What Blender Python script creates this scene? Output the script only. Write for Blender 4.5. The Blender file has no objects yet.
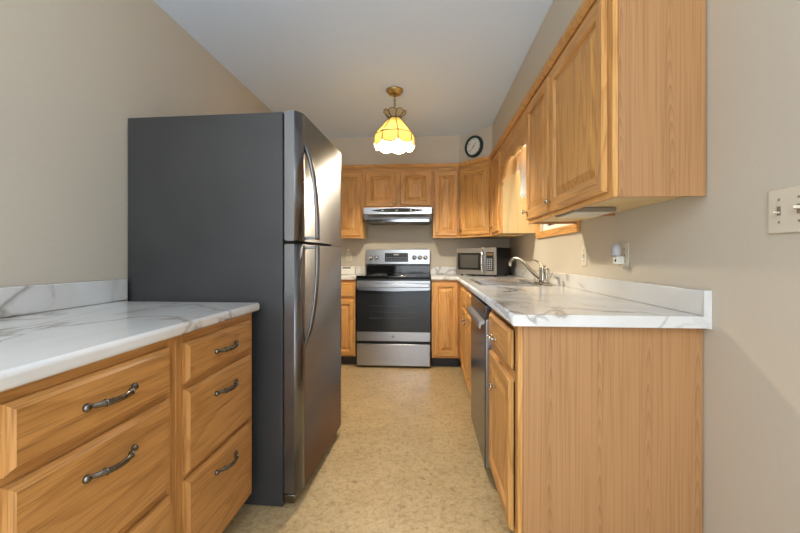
import bpy, bmesh, math, random
from mathutils import Vector, Matrix
random.seed(7)
C = bpy.context.scene.collection
sc = bpy.context.scene
PI = math.pi

# ------------------------------------------------------------------ camera
F_PX, YAW, CAM_H, HORIZON = 389.43, 0.0716, 1.1112, 256.82
cd = bpy.data.cameras.new('camera'); cam = bpy.data.objects.new('camera', cd); C.objects.link(cam)
cd.sensor_fit = 'HORIZONTAL'; cd.sensor_width = 36.0; cd.lens = 36.0 * F_PX / 800.0
cd.shift_y = -(266.5 - HORIZON) / 800.0
cd.clip_start = 0.05
cam.location = (0, 0, CAM_H); cam.rotation_euler = (PI / 2, 0, YAW)
sc.camera = cam

# ------------------------------------------------------------------ light and exposure
w = bpy.data.worlds.new('world'); sc.world = w; w.use_nodes = True
bg = w.node_tree.nodes['Background']
bg.inputs[0].default_value = (0.80, 0.90, 1.0, 1); bg.inputs[1].default_value = 1.7
def area(name, loc, rot, sx, sy, power, col):
    d = bpy.data.lights.new(name, 'AREA'); d.shape = 'RECTANGLE'; d.size = sx; d.size_y = sy
    d.energy = power; d.color = col
    o = bpy.data.objects.new(name, d); C.objects.link(o); o.location = loc; o.rotation_euler = rot
    return o
area('rear_fill', (-0.3, -2.6, 1.5), (PI / 2, 0, 0), 3.0, 1.8, 15, (1.0, 0.98, 0.95))  # added soft fill from behind the camera, not a modelled window
area('ceiling_bounce_fill', (-.2, -1.4, 1.55), (PI, 0, 0), 0.9, .6, 66, (.93, .97, 1.0))  # added fill aimed upward to brighten the ceiling, no fixture behind it
LAMP_STRENGTH = 1500.0
area('sink_light', (.80, 2.95, 2.04), (0, 0, 0), .08, .5, 3.0, (1.0, .86, .58))
vs = sc.view_settings
sc.display_settings.display_device = 'sRGB'
vs.view_transform = 'Standard'; vs.look = 'None'; vs.gamma = 1; vs.use_curve_mapping = False
vs.exposure = 0.66

# ------------------------------------------------------------------ materials
def new_mat(name):
    m = bpy.data.materials.new(name); m.use_nodes = True
    nt = m.node_tree; nt.nodes.clear()
    out = nt.nodes.new('ShaderNodeOutputMaterial'); b = nt.nodes.new('ShaderNodeBsdfPrincipled')
    nt.links.new(b.outputs[0], out.inputs[0])
    return m, nt, b, out
def N(nt, t, **kw):
    n = nt.nodes.new(t)
    for k, v in kw.items():
        if k.startswith('i_'):
            n.inputs[k[2:].replace('_', ' ')].default_value = v
        else: setattr(n, k, v)
    return n
def ramp(nt, src, stops):
    r = nt.nodes.new('ShaderNodeValToRGB'); e = r.color_ramp.elements
    while len(e) > 1: e.remove(e[-1])
    e[0].position, e[0].color = stops[0][0], (*stops[0][1], 1)
    for p, c in stops[1:]:
        x = e.new(p); x.color = (*c, 1)
    nt.links.new(src, r.inputs[0]); return r
def coords(nt, scale, random_shift=True):
    tc = N(nt, 'ShaderNodeTexCoord'); mp = N(nt, 'ShaderNodeMapping'); mp.inputs['Scale'].default_value = scale
    if random_shift:
        oi = N(nt, 'ShaderNodeObjectInfo'); mu = N(nt, 'ShaderNodeMath', operation='MULTIPLY'); mu.inputs[1].default_value = 37.0
        nt.links.new(oi.outputs['Random'], mu.inputs[0])
        ad = N(nt, 'ShaderNodeVectorMath', operation='ADD')
        nt.links.new(tc.outputs['Object'], ad.inputs[0]); nt.links.new(mu.outputs[0], ad.inputs[1])
        nt.links.new(ad.outputs[0], mp.inputs[0])
    else: nt.links.new(tc.outputs['Object'], mp.inputs[0])
    return mp.outputs[0]
def srgb(r, g, b):
    f = lambda c: (c / 255 / 12.92) if c / 255 <= .04045 else ((c / 255 + .055) / 1.055) ** 2.4
    return (f(r), f(g), f(b))
def plain(name, col, rough=.5, metal=0.0, noise=.04, nscale=30, spec=.5):
    m, nt, b, out = new_mat(name)
    n = N(nt, 'ShaderNodeTexNoise'); n.inputs['Scale'].default_value = nscale; n.inputs['Detail'].default_value = 4
    nt.links.new(coords(nt, (1, 1, 1)), n.inputs['Vector'])
    lo = tuple(max(0, c * (1 - noise)) for c in col); hi = tuple(min(1, c * (1 + noise)) for c in col)
    r = ramp(nt, n.outputs[0], [(.3, lo), (.7, hi)])
    nt.links.new(r.outputs[0], b.inputs['Base Color'])
    b.inputs['Roughness'].default_value = rough; b.inputs['Metallic'].default_value = metal
    b.inputs['Specular IOR Level'].default_value = spec
    return m
def oak(name, axis, light, dark, rings=9.0, contrast=1.0, rough=.38, fine=1.0, rscale=5.0):
    m, nt, b, out = new_mat(name)
    s = [1, 1, 1]; s[axis] = .09
    v = coords(nt, s)
    n1 = N(nt, 'ShaderNodeTexNoise'); n1.inputs['Scale'].default_value = rscale; n1.inputs['Detail'].default_value = 2.5
    n1.inputs['Roughness'].default_value = .45
    nt.links.new(v, n1.inputs['Vector'])
    mu = N(nt, 'ShaderNodeMath', operation='MULTIPLY'); mu.inputs[1].default_value = rings
    nt.links.new(n1.outputs[0], mu.inputs[0])
    fr = N(nt, 'ShaderNodeMath', operation='FRACT'); nt.links.new(mu.outputs[0], fr.inputs[0])
    mid = tuple((a + c) / 2 for a, c in zip(light, dark))
    k = contrast
    mix = lambda t: tuple(light[i] * (1 - t * k) + dark[i] * t * k for i in range(3))
    r1 = ramp(nt, fr.outputs[0], [(0, mix(.15)), (.55, mix(.3)), (.82, mix(.95)), (.9, mix(1.0)), (1, mix(.15))])
    s2 = [1, 1, 1]; s2[axis] = .022
    v2 = coords(nt, s2)
    n2 = N(nt, 'ShaderNodeTexNoise'); n2.inputs['Scale'].default_value = 260; n2.inputs['Detail'].default_value = 3
    nt.links.new(v2, n2.inputs['Vector'])
    r2 = ramp(nt, n2.outputs[0], [(.3, (1 - .3 * fine,) * 3), (.52, (1, 1, 1)), (.75, (1.0, 1.0, 1.0))])
    s3 = [1, 1, 1]; s3[axis] = .15
    n3 = N(nt, 'ShaderNodeTexNoise'); n3.inputs['Scale'].default_value = 2.3; nt.links.new(coords(nt, s3), n3.inputs['Vector'])
    r3 = ramp(nt, n3.outputs[0], [(.3, (.9, .88, .85)), (.7, (1, 1, 1))])
    mx = N(nt, 'ShaderNodeMix', data_type='RGBA', blend_type='MULTIPLY'); mx.inputs['Factor'].default_value = 1
    nt.links.new(r1.outputs[0], mx.inputs[6]); nt.links.new(r2.outputs[0], mx.inputs[7])
    mx2 = N(nt, 'ShaderNodeMix', data_type='RGBA', blend_type='MULTIPLY'); mx2.inputs['Factor'].default_value = 1
    nt.links.new(mx.outputs[2], mx2.inputs[6]); nt.links.new(r3.outputs[0], mx2.inputs[7])
    nt.links.new(mx2.outputs[2], b.inputs['Base Color'])
    b.inputs['Roughness'].default_value = rough; b.inputs['Specular IOR Level'].default_value = .4
    return m
OL, OD = srgb(223, 167, 97), srgb(184, 123, 61)
M = {}
KW = dict(rings=11, contrast=.62, fine=1.25, rscale=6.5, rough=.43)
M['oak_x'] = oak('oak_grain_x', 0, OL, OD, **KW)
M['oak_y'] = oak('oak_grain_y', 1, OL, OD, **KW)
M['oak_z'] = oak('oak_grain_z', 2, OL, OD, **KW)
DL, DD = srgb(199, 143, 80), srgb(156, 102, 48)          # deeper oak colours for the left cabinets
KD = dict(rings=12, contrast=.55, fine=1.3, rscale=6.5, rough=.40)
M['deep_x'] = oak('deep_oak_grain_x', 0, DL, DD, **KD)
M['deep_z'] = oak('deep_oak_grain_z', 2, DL, DD, **KD)
def laminate(name, light, dark):
    # printed oak: straight streaks with columns of narrow cathedral arches
    m, nt, b, out = new_mat(name)
    tc = N(nt, 'ShaderNodeTexCoord'); sp = N(nt, 'ShaderNodeSeparateXYZ')
    wn = N(nt, 'ShaderNodeTexNoise'); wn.inputs['Scale'].default_value = 3.0; wn.inputs['Detail'].default_value = 3
    mp = N(nt, 'ShaderNodeMapping'); mp.inputs['Scale'].default_value = (1, 1, .5); nt.links.new(tc.outputs['Object'], mp.inputs[0]); nt.links.new(mp.outputs[0], wn.inputs['Vector'])
    nt.links.new(tc.outputs['Object'], sp.inputs[0])
    def mth(op, a, c, clamp=False):
        n = N(nt, 'ShaderNodeMath', operation=op)
        for i, q in enumerate((a, c)):
            if q is None: continue
            if isinstance(q, (int, float)): n.inputs[i].default_value = q
            else: nt.links.new(q, n.inputs[i])
        return n.outputs[0]
    wob = mth('MULTIPLY', mth('SUBTRACT', wn.outputs[0], .5), .035)
    u = mth('ADD', mth('ADD', sp.outputs[0], sp.outputs[1]), wob)
    pp = mth('SUBTRACT', mth('PINGPONG', mth('ADD', u, .045), .08), .08)          # 0 on the arch axis
    f = mth('ADD', mth('MULTIPLY', mth('MULTIPLY', pp, pp), 6500.0), mth('MULTIPLY', sp.outputs[2], 10.0))
    f = mth('ADD', f, mth('MULTIPLY', wn.outputs[0], 5.0))
    fr = mth('FRACT', f, None)
    band = ramp(nt, fr, [(0, (1, 1, 1)), (.55, (.55,) * 3), (.8, (0, 0, 0)), (1, (1, 1, 1))])
    near = ramp(nt, mth('ABSOLUTE', pp, None), [(.004, (.50,) * 3), (.017, (.20,) * 3), (.035, (.10,) * 3)])
    s2 = N(nt, 'ShaderNodeTexNoise'); s2.inputs['Scale'].default_value = 170; s2.inputs['Detail'].default_value = 3
    m2 = N(nt, 'ShaderNodeMapping'); m2.inputs['Scale'].default_value = (1, 1, .012); nt.links.new(tc.outputs['Object'], m2.inputs[0]); nt.links.new(m2.outputs[0], s2.inputs['Vector'])
    st = ramp(nt, s2.outputs[0], [(.34, (.80, .76, .70)), (.5, (.97, .96, .95)), (.7, (1, 1, 1))])
    base = N(nt, 'ShaderNodeMix', data_type='RGBA'); base.inputs[6].default_value = (*light, 1); base.inputs[7].default_value = (*dark, 1)
    nt.links.new(mth('MULTIPLY', mth('SUBTRACT', 1.0, band.outputs[0]), near.outputs[0]), base.inputs['Factor'])
    mx = N(nt, 'ShaderNodeMix', data_type='RGBA', blend_type='MULTIPLY'); mx.inputs['Factor'].default_value = 1
    nt.links.new(base.outputs[2], mx.inputs[6]); nt.links.new(st.outputs[0], mx.inputs[7]); nt.links.new(mx.outputs[2], b.inputs['Base Color'])
    b.inputs['Roughness'].default_value = .5; b.inputs['Specular IOR Level'].default_value = .35
    return m
M['laminate_z'] = laminate('oak_laminate', srgb(176, 131, 86), srgb(140, 94, 54))
M['maple'] = oak('pale_maple', 2, srgb(226, 196, 140), srgb(210, 176, 118), rings=5, contrast=.6, rough=.45, fine=.35)
M['toe'] = plain('toe_kick_black', srgb(52, 48, 46), .6)
M['wall'] = plain('wall_paint', srgb(197, 186, 168), .75, noise=.012, nscale=60, spec=.25)
M['ceiling'] = plain('ceiling_paint', srgb(219, 231, 246), .85, noise=.01, nscale=80, spec=.2)
M['white'] = plain('white_plastic', srgb(232, 228, 218), .4, noise=.01)
M['ivory'] = plain('ivory_plastic', srgb(210, 199, 178), .4, noise=.01)
M['black'] = plain('black_plastic', srgb(24, 24, 25), .35, noise=.05)
M['blackglass'] = plain('black_glass', srgb(16, 17, 19), .06, noise=.02, spec=.6)
M['ovenglass'] = plain('oven_glass', srgb(34, 35, 37), .2, noise=.03, spec=.5)
M['mesh'] = plain('window_mesh', srgb(66, 65, 62), .45)
M['darkcase'] = plain('microwave_case', srgb(30, 30, 30), .45, noise=.06)
M['gasket'] = plain('gasket', srgb(30, 30, 32), .7)
M['brass'] = plain('antique_brass', srgb(206, 172, 104), .34, metal=1, noise=.1)
M['came'] = plain('dark_came', srgb(96, 72, 30), .45, metal=.6)
M['pewter'] = plain('pewter', srgb(120, 116, 108), .25, metal=1, noise=.25, nscale=120)
M['nickel'] = plain('brushed_nickel', srgb(186, 180, 168), .25, metal=1, noise=.05)
M['chrome'] = plain('chrome', srgb(215, 215, 215), .12, metal=1, noise=.02)
M['bronze'] = plain('knob_bronze', srgb(182, 146, 104), .3, metal=1, noise=.2, nscale=90)
M['clockframe'] = plain('clock_green', srgb(28, 44, 46), .3)
M['clockface'] = plain('clock_face', srgb(226, 222, 212), .6, noise=.01)
M['greyplastic'] = plain('grey_fixture', srgb(132, 118, 98), .5)
M['label_grey'] = plain('label_grey', srgb(96, 98, 104), .5)
M['keypad'] = plain('keypad_grey', srgb(150, 152, 156), .5)
M['lace'] = plain('curtain_lace', srgb(244, 242, 236), .8, noise=.05, nscale=200)
M['rubber'] = plain('rubber', srgb(26, 26, 26), .8)
def steel(name, axis, col, rough=.3, var=.06):
    m, nt, b, out = new_mat(name)
    s = [120, 120, 120]; s[axis] = 1.2
    n = N(nt, 'ShaderNodeTexNoise'); n.inputs['Scale'].default_value = 4; n.inputs['Detail'].default_value = 3
    nt.links.new(coords(nt, s), n.inputs['Vector'])
    r = ramp(nt, n.outputs[0], [(.3, tuple(c * (1 - var) for c in col)), (.7, tuple(min(1, c * (1 + var)) for c in col))])
    nt.links.new(r.outputs[0], b.inputs['Base Color'])
    b.inputs['Metallic'].default_value = .95; b.inputs['Roughness'].default_value = rough
    return m
M['steel_x'] = steel('stainless_brushed_x', 0, srgb(176, 177, 180))
M['steel_z'] = steel('stainless_brushed_z', 2, srgb(122, 122, 123), .27)
M['steel_dark'] = steel('dark_stainless', 0, srgb(96, 98, 104), .22)
M['sinksteel'] = steel('sink_stainless', 1, srgb(190, 190, 188), .25)
def fridge_side():
    m, nt, b, out = new_mat('textured_black_case')
    n = N(nt, 'ShaderNodeTexNoise'); n.inputs['Scale'].default_value = 2.2; n.inputs['Detail'].default_value = 5
    v = coords(nt, (1, 1, 1), False); nt.links.new(v, n.inputs['Vector'])
    r = ramp(nt, n.outputs[0], [(.3, srgb(47, 47, 47)), (.7, srgb(61, 60, 59))])
    nt.links.new(r.outputs[0], b.inputs['Base Color'])
    n2 = N(nt, 'ShaderNodeTexNoise'); n2.inputs['Scale'].default_value = 300; nt.links.new(v, n2.inputs['Vector'])
    bp = N(nt, 'ShaderNodeBump'); bp.inputs['Strength'].default_value = .12; bp.inputs['Distance'].default_value = .002
    nt.links.new(n2.outputs[0], bp.inputs['Height']); nt.links.new(bp.outputs[0], b.inputs['Normal'])
    b.inputs['Roughness'].default_value = .42
    return m
M['fridgeside'] = fridge_side()
def marble():
    m, nt, b, out = new_mat('marble_laminate')
    v = coords(nt, (1, .55, 1), False)
    d = N(nt, 'ShaderNodeTexNoise'); d.inputs['Scale'].default_value = 3.6; d.inputs['Detail'].default_value = 6; d.inputs['Distortion'].default_value = .9
    nt.links.new(v, d.inputs['Vector'])
    s1 = N(nt, 'ShaderNodeMath', operation='SUBTRACT'); s1.inputs[1].default_value = .5; nt.links.new(d.outputs[0], s1.inputs[0])
    ab = N(nt, 'ShaderNodeMath', operation='ABSOLUTE'); nt.links.new(s1.outputs[0], ab.inputs[0])
    vein = ramp(nt, ab.outputs[0], [(0, srgb(158, 148, 138)), (.010, srgb(176, 170, 162)), (.035, srgb(210, 206, 200)), (.2, srgb(219, 217, 213))])
    k = N(nt, 'ShaderNodeTexNoise'); k.inputs['Scale'].default_value = 1.7; nt.links.new(v, k.inputs['Vector'])
    kr = ramp(nt, k.outputs[0], [(.36, (0, 0, 0)), (.54, (1, 1, 1))])
    cl = N(nt, 'ShaderNodeTexNoise'); cl.inputs['Scale'].default_value = 5; cl.inputs['Detail'].default_value = 5; nt.links.new(v, cl.inputs['Vector'])
    cr = ramp(nt, cl.outputs[0], [(.35, srgb(207, 204, 199)), (.65, srgb(219, 217, 213))])
    mx = N(nt, 'ShaderNodeMix', data_type='RGBA'); nt.links.new(kr.outputs[0], mx.inputs['Factor'])
    nt.links.new(cr.outputs[0], mx.inputs[6]); nt.links.new(vein.outputs[0], mx.inputs[7])
    nt.links.new(mx.outputs[2], b.inputs['Base Color'])
    b.inputs['Roughness'].default_value = .14; b.inputs['Specular IOR Level'].default_value = .5
    return m
M['marble'] = marble()
def vinyl():
    m, nt, b, out = new_mat('mottled_vinyl')
    v = coords(nt, (1, 1, 1), False)
    a = N(nt, 'ShaderNodeTexNoise'); a.inputs['Scale'].default_value = 38; a.inputs['Detail'].default_value = 7; a.inputs['Roughness'].default_value = .68; a.inputs['Distortion'].default_value = .8
    nt.links.new(v, a.inputs['Vector'])
    r = ramp(nt, a.outputs[0], [(.25, srgb(112, 88, 56)), (.36, srgb(166, 139, 98)), (.47, srgb(190, 164, 121)), (.62, srgb(200, 176, 133)), (.8, srgb(184, 157, 113))])
    g = N(nt, 'ShaderNodeTexNoise'); g.inputs['Scale'].default_value = 6; g.inputs['Detail'].default_value = 4; nt.links.new(v, g.inputs['Vector'])
    gr = ramp(nt, g.outputs[0], [(.3, (.87, .85, .82)), (.62, (1, 1, 1))])
    mx = N(nt, 'ShaderNodeMix', data_type='RGBA', blend_type='MULTIPLY'); mx.inputs['Factor'].default_value = 1
    nt.links.new(r.outputs[0], mx.inputs[6]); nt.links.new(gr.outputs[0], mx.inputs[7])
    fl = N(nt, 'ShaderNodeTexNoise'); fl.inputs['Scale'].default_value = 75; fl.inputs['Detail'].default_value = 3; fl.inputs['Distortion'].default_value = 2.5; nt.links.new(v, fl.inputs['Vector'])
    flr = ramp(nt, fl.outputs[0], [(.30, (.52, .47, .40)), (.40, (1, 1, 1))])
    mf = N(nt, 'ShaderNodeMix', data_type='RGBA', blend_type='MULTIPLY'); mf.inputs['Factor'].default_value = 1
    nt.links.new(mx.outputs[2], mf.inputs[6]); nt.links.new(flr.outputs[0], mf.inputs[7]); mx = mf
    # sheet seams
    br = N(nt, 'ShaderNodeTexBrick'); br.offset = 0; br.inputs['Scale'].default_value = 1; br.inputs['Mortar Size'].default_value = .0015
    br.inputs['Brick Width'].default_value = .62; br.inputs['Row Height'].default_value = 1.24
    br.inputs['Color1'].default_value = br.inputs['Color2'].default_value = (1, 1, 1, 1); br.inputs['Mortar'].default_value = (.82, .8, .76, 1)
    mp = N(nt, 'ShaderNodeMapping'); mp.inputs['Location'].default_value = (.12, .3, 0); nt.links.new(v, mp.inputs[0]); nt.links.new(mp.outputs[0], br.inputs['Vector'])
    m2 = N(nt, 'ShaderNodeMix', data_type='RGBA', blend_type='MULTIPLY'); m2.inputs['Factor'].default_value = .7
    nt.links.new(mx.outputs[2], m2.inputs[6]); nt.links.new(br.outputs[0], m2.inputs[7])
    nt.links.new(m2.outputs[2], b.inputs['Base Color'])
    b.inputs['Roughness'].default_value = .36; b.inputs['Specular IOR Level'].default_value = .4
    bp = N(nt, 'ShaderNodeBump'); bp.inputs['Strength'].default_value = .05; nt.links.new(a.outputs[0], bp.inputs['Height']); nt.links.new(bp.outputs[0], b.inputs['Normal'])
    return m
M['vinyl'] = vinyl()
def glass_shade(name, col, transp, lit):
    m, nt, b, out = new_mat(name)
    nt.nodes.remove(b)
    n = N(nt, 'ShaderNodeTexNoise'); n.inputs['Scale'].default_value = 40; nt.links.new(coords(nt, (1, 1, 1)), n.inputs['Vector'])
    r = ramp(nt, n.outputs[0], [(.3, tuple(c * .85 for c in col)), (.7, col)])
    tl = N(nt, 'ShaderNodeBsdfTranslucent'); df = N(nt, 'ShaderNodeBsdfDiffuse'); tr = N(nt, 'ShaderNodeBsdfTransparent')
    nt.links.new(r.outputs[0], df.inputs['Color'])
    for x in (tl, tr): x.inputs['Color'].default_value = (*lit, 1)
    m1 = N(nt, 'ShaderNodeMixShader'); m1.inputs[0].default_value = .35
    nt.links.new(tl.outputs[0], m1.inputs[1]); nt.links.new(df.outputs[0], m1.inputs[2])
    m2 = N(nt, 'ShaderNodeMixShader'); m2.inputs[0].default_value = transp
    nt.links.new(m1.outputs[0], m2.inputs[1]); nt.links.new(tr.outputs[0], m2.inputs[2])
    nt.links.new(m2.outputs[0], out.inputs[0])
    return m
M['amber'] = glass_shade('amber_glass', srgb(240, 200, 110), .01, (.020, .0125, .0032))
M['cream'] = glass_shade('cream_glass', srgb(252, 238, 200), .01, (.16, .135, .08))
M['opal'] = glass_shade('opal_glass', srgb(250, 240, 216), .06, (.08, .074, .062))
def emit(name, col, s):
    m, nt, b, out = new_mat(name); nt.nodes.remove(b)
    e = N(nt, 'ShaderNodeEmission'); e.inputs[0].default_value = (*col, 1); e.inputs[1].default_value = s
    nt.links.new(e.outputs[0], out.inputs[0]); return m
M['bulb'] = emit('lit_bulb', (1.0, .92, .76), LAMP_STRENGTH)
def pane():
    m, nt, b, out = new_mat('window_glass'); nt.nodes.remove(b)
    t = N(nt, 'ShaderNodeBsdfTransparent'); g = N(nt, 'ShaderNodeBsdfGlossy'); g.inputs['Roughness'].default_value = .02
    lw = N(nt, 'ShaderNodeLayerWeight'); lw.inputs[0].default_value = .2
    mx = N(nt, 'ShaderNodeMixShader'); nt.links.new(lw.outputs['Fresnel'], mx.inputs[0])
    nt.links.new(t.outputs[0], mx.inputs[1]); nt.links.new(g.outputs[0], mx.inputs[2]); nt.links.new(mx.outputs[0], out.inputs[0])
    return m
M['pane'] = pane()
def frost():
    m, nt, b, out = new_mat('frosted_plastic')
    b.inputs['Base Color'].default_value = (.58, .58, .62, 1); b.inputs['Roughness'].default_value = .25
    b.inputs['Transmission Weight'].default_value = .25
    return m
M['frost'] = frost()

# ------------------------------------------------------------------ mesh helpers
class MB:
    def __init__(s): s.bm = bmesh.new()
    def face(s, pts, mi=0, smooth=False):
        vs_ = [s.bm.verts.new(p) for p in pts]; f = s.bm.faces.new(vs_); f.material_index = mi; f.smooth = smooth; return f
    def box(s, x0, x1, y0, y1, z0, z1, mi=0, bev=0.0, seg=2):
        r = bmesh.ops.create_cube(s.bm, size=1)
        vv = r['verts']
        for v in vv:
            v.co = Vector((x0 + (v.co.x + .5) * (x1 - x0), y0 + (v.co.y + .5) * (y1 - y0), z0 + (v.co.z + .5) * (z1 - z0)))
        fs = {f for v in vv for f in v.link_faces}
        for f in fs: f.material_index = mi
        if bev > 0:
            es = list({e for v in vv for e in v.link_edges})
            rr = bmesh.ops.bevel(s.bm, geom=es, offset=bev, segments=seg, affect='EDGES', profile=.5, material=-1)
            for f in rr['faces']: f.smooth = True; f.material_index = mi
        return s
    def lathe(s, prof, seg=24, axis='z', at=(0, 0, 0), mi=0, smooth=True, cap=True):
        rings = []
        for r, h in prof:
            ring = []
            for i in range(seg):
                a = 2 * PI * i / seg; c, q = r * math.cos(a), r * math.sin(a)
                p = {'z': (c, q, h), 'y': (c, h, q), 'x': (h, c, q)}[axis]
                ring.append(s.bm.verts.new((p[0] + at[0], p[1] + at[1], p[2] + at[2])))
            rings.append(ring)
        for a, b in zip(rings, rings[1:]):
            for i in range(seg):
                f = s.bm.faces.new((a[i], a[(i + 1) % seg], b[(i + 1) % seg], b[i])); f.smooth = smooth; f.material_index = mi
        if cap:
            for ring in (rings[0], rings[-1]):
                f = s.bm.faces.new(ring); f.material_index = mi
        return s
    def tube(s, pts, rad, seg=10, mi=0, flat=1.0, up=None, cap=True):
        pts = [Vector(p) for p in pts]; n = len(pts)
        rads = rad if isinstance(rad, (list, tuple)) else [rad] * n
        rings = []; prev = None
        for i, p in enumerate(pts):
            t = (pts[min(i + 1, n - 1)] - pts[max(i - 1, 0)]).normalized()
            if prev is None:
                u = Vector(up) if up else (Vector((0, 0, 1)) if abs(t.z) < .9 else Vector((1, 0, 0)))
            else: u = prev
            u = (u - t * u.dot(t)).normalized(); prev = u; v = t.cross(u)
            rings.append([s.bm.verts.new(p + u * (rads[i] * math.cos(2 * PI * k / seg)) + v * (rads[i] * flat * math.sin(2 * PI * k / seg))) for k in range(seg)])
        for a, b in zip(rings, rings[1:]):
            for k in range(seg):
                f = s.bm.faces.new((a[k], a[(k + 1) % seg], b[(k + 1) % seg], b[k])); f.smooth = True; f.material_index = mi
        if cap:
            for r in (rings[0], rings[-1]): s.bm.faces.new(r).material_index = mi
        return s
    def torus(s, c, R, r, axis='y', seg=16, sub=8, sz=1.0, mi=0):
        pts = []
        for i in range(seg):
            a = 2 * PI * i / seg; cc, ss = R * math.cos(a), R * math.sin(a) * sz
            pts.append(Vector(c) + Vector({'y': (cc, 0, ss), 'x': (0, cc, ss), 'z': (cc, ss, 0)}[axis]))
        ax = Vector({'y': (0, 1, 0), 'x': (1, 0, 0), 'z': (0, 0, 1)}[axis])
        rings = []
        for i in range(seg):
            t = (pts[(i + 1) % seg] - pts[i - 1]).normalized(); u = t.cross(ax)
            rings.append([s.bm.verts.new(pts[i] + u * r * math.cos(2 * PI * k / sub) + ax * r * math.sin(2 * PI * k / sub)) for k in range(sub)])
        for i in range(seg):
            a, b = rings[i], rings[(i + 1) % seg]
            for k in range(sub):
                f = s.bm.faces.new((a[k], a[(k + 1) % sub], b[(k + 1) % sub], b[k])); f.smooth = True; f.material_index = mi
        return s
    def prism(s, poly, h0, h1, plane='xy', mi=0, bev=0):
        def P(a, b, h): return {'xy': (a, b, h), 'xz': (a, h, b), 'yz': (h, a, b)}[plane]
        lo = [s.bm.verts.new(P(a, b, h0)) for a, b in poly]; hi = [s.bm.verts.new(P(a, b, h1)) for a, b in poly]
        n = len(poly); fs = [s.bm.faces.new(lo), s.bm.faces.new(hi)]
        for i in range(n): fs.append(s.bm.faces.new((lo[i], lo[(i + 1) % n], hi[(i + 1) % n], hi[i])))
        for f in fs: f.material_index = mi
        return s
    def rings(s, w_, h_, prof, mids, x0=0, z0=0, fill=0):
        """nested rectangles in the local xz plane; prof = [(inset, y)], mids = (side, top/bottom) material per step"""
        L = []
        for ins, y in prof:
            L.append([s.bm.verts.new((x0 + a, y, z0 + b)) for a, b in ((ins, ins), (w_ - ins, ins), (w_ - ins, h_ - ins), (ins, h_ - ins))])
        for i, (a, b) in enumerate(zip(L, L[1:])):
            for k in range(4):
                f = s.bm.faces.new((a[k], a[(k + 1) % 4], b[(k + 1) % 4], b[k]))
                f.material_index = mids[i][0] if k in (1, 3) else mids[i][1]
        s.bm.faces.new(L[-1]).material_index = fill
        s.bm.faces.new(list(reversed(L[0]))).material_index = fill
        return s
    def build(s, name, mats, parent=None, loc=(0, 0, 0), rot=(0, 0, 0)):
        bmesh.ops.recalc_face_normals(s.bm, faces=s.bm.faces)
        me = bpy.data.meshes.new(name); s.bm.to_mesh(me); s.bm.free()
        for m in (mats if isinstance(mats, (list, tuple)) else [mats]): me.materials.append(M[m])
        o = bpy.data.objects.new(name, me); C.objects.link(o); o.location = loc; o.rotation_euler = rot
        if parent: o.parent = parent
        return o
def tag(o, label, cat, group=None):
    o['label'] = label; o['category'] = cat
    if group: o['group'] = group
    return o
def thing(name, label, cat, loc=(0, 0, 0), rz=0, group=None):
    o = bpy.data.objects.new(name, None); C.objects.link(o); o.location = loc; o.rotation_euler = (0, 0, rz)
    o.empty_display_size = .1
    return tag(o, label, cat, group)
def struct(name, mb, mats):
    o = mb.build(name, mats); o['kind'] = 'structure'; return o
def copy_tree(o, parent=None):
    c = o.copy(); C.objects.link(c)
    if parent: c.parent = parent
    for ch in list(o.children): copy_tree(ch, c)
    return c
def smooth_path(ctrl, n=8):
    P = [Vector(p) for p in ctrl]; P = [P[0] * 2 - P[1]] + P + [P[-1] * 2 - P[-2]]; out = []
    for i in range(1, len(P) - 2):
        for k in range(n):
            t = k / n
            out.append(.5 * ((2 * P[i]) + (-P[i - 1] + P[i + 1]) * t + (2 * P[i - 1] - 5 * P[i] + 4 * P[i + 1] - P[i + 2]) * t * t + (-P[i - 1] + 3 * P[i] - 3 * P[i + 1] + P[i + 2]) * t ** 3))
    out.append(P[-2]); return out
def text_mesh(name, items, mat, parent, depth=.0006, loc=(0, 0, 0), rot=(0, 0, 0)):
    """items = [(string, x, z, size)] standing in the local xz plane, read from -y"""
    bm = bmesh.new()
    for txt, x, z, size in items:
        cu = bpy.data.curves.new('t', 'FONT'); cu.body = txt; cu.size = size; cu.extrude = depth; cu.align_x = 'CENTER'; cu.align_y = 'CENTER'; cu.resolution_u = 2
        ob = bpy.data.objects.new('t', cu); C.objects.link(ob)
        dg = bpy.context.evaluated_depsgraph_get(); me = bpy.data.meshes.new_from_object(ob.evaluated_get(dg))
        me.transform(Matrix.Translation((x, 0, z)) @ Matrix.Rotation(PI / 2, 4, 'X'))
        bm.from_mesh(me); bpy.data.objects.remove(ob); bpy.data.curves.remove(cu); bpy.data.meshes.remove(me)
    me = bpy.data.meshes.new(name); bm.to_mesh(me); bm.free(); me.materials.append(M[mat])
    o = bpy.data.objects.new(name, me); C.objects.link(o); o.location = loc; o.rotation_euler = rot
    if parent: o.parent = parent
    return o

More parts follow.
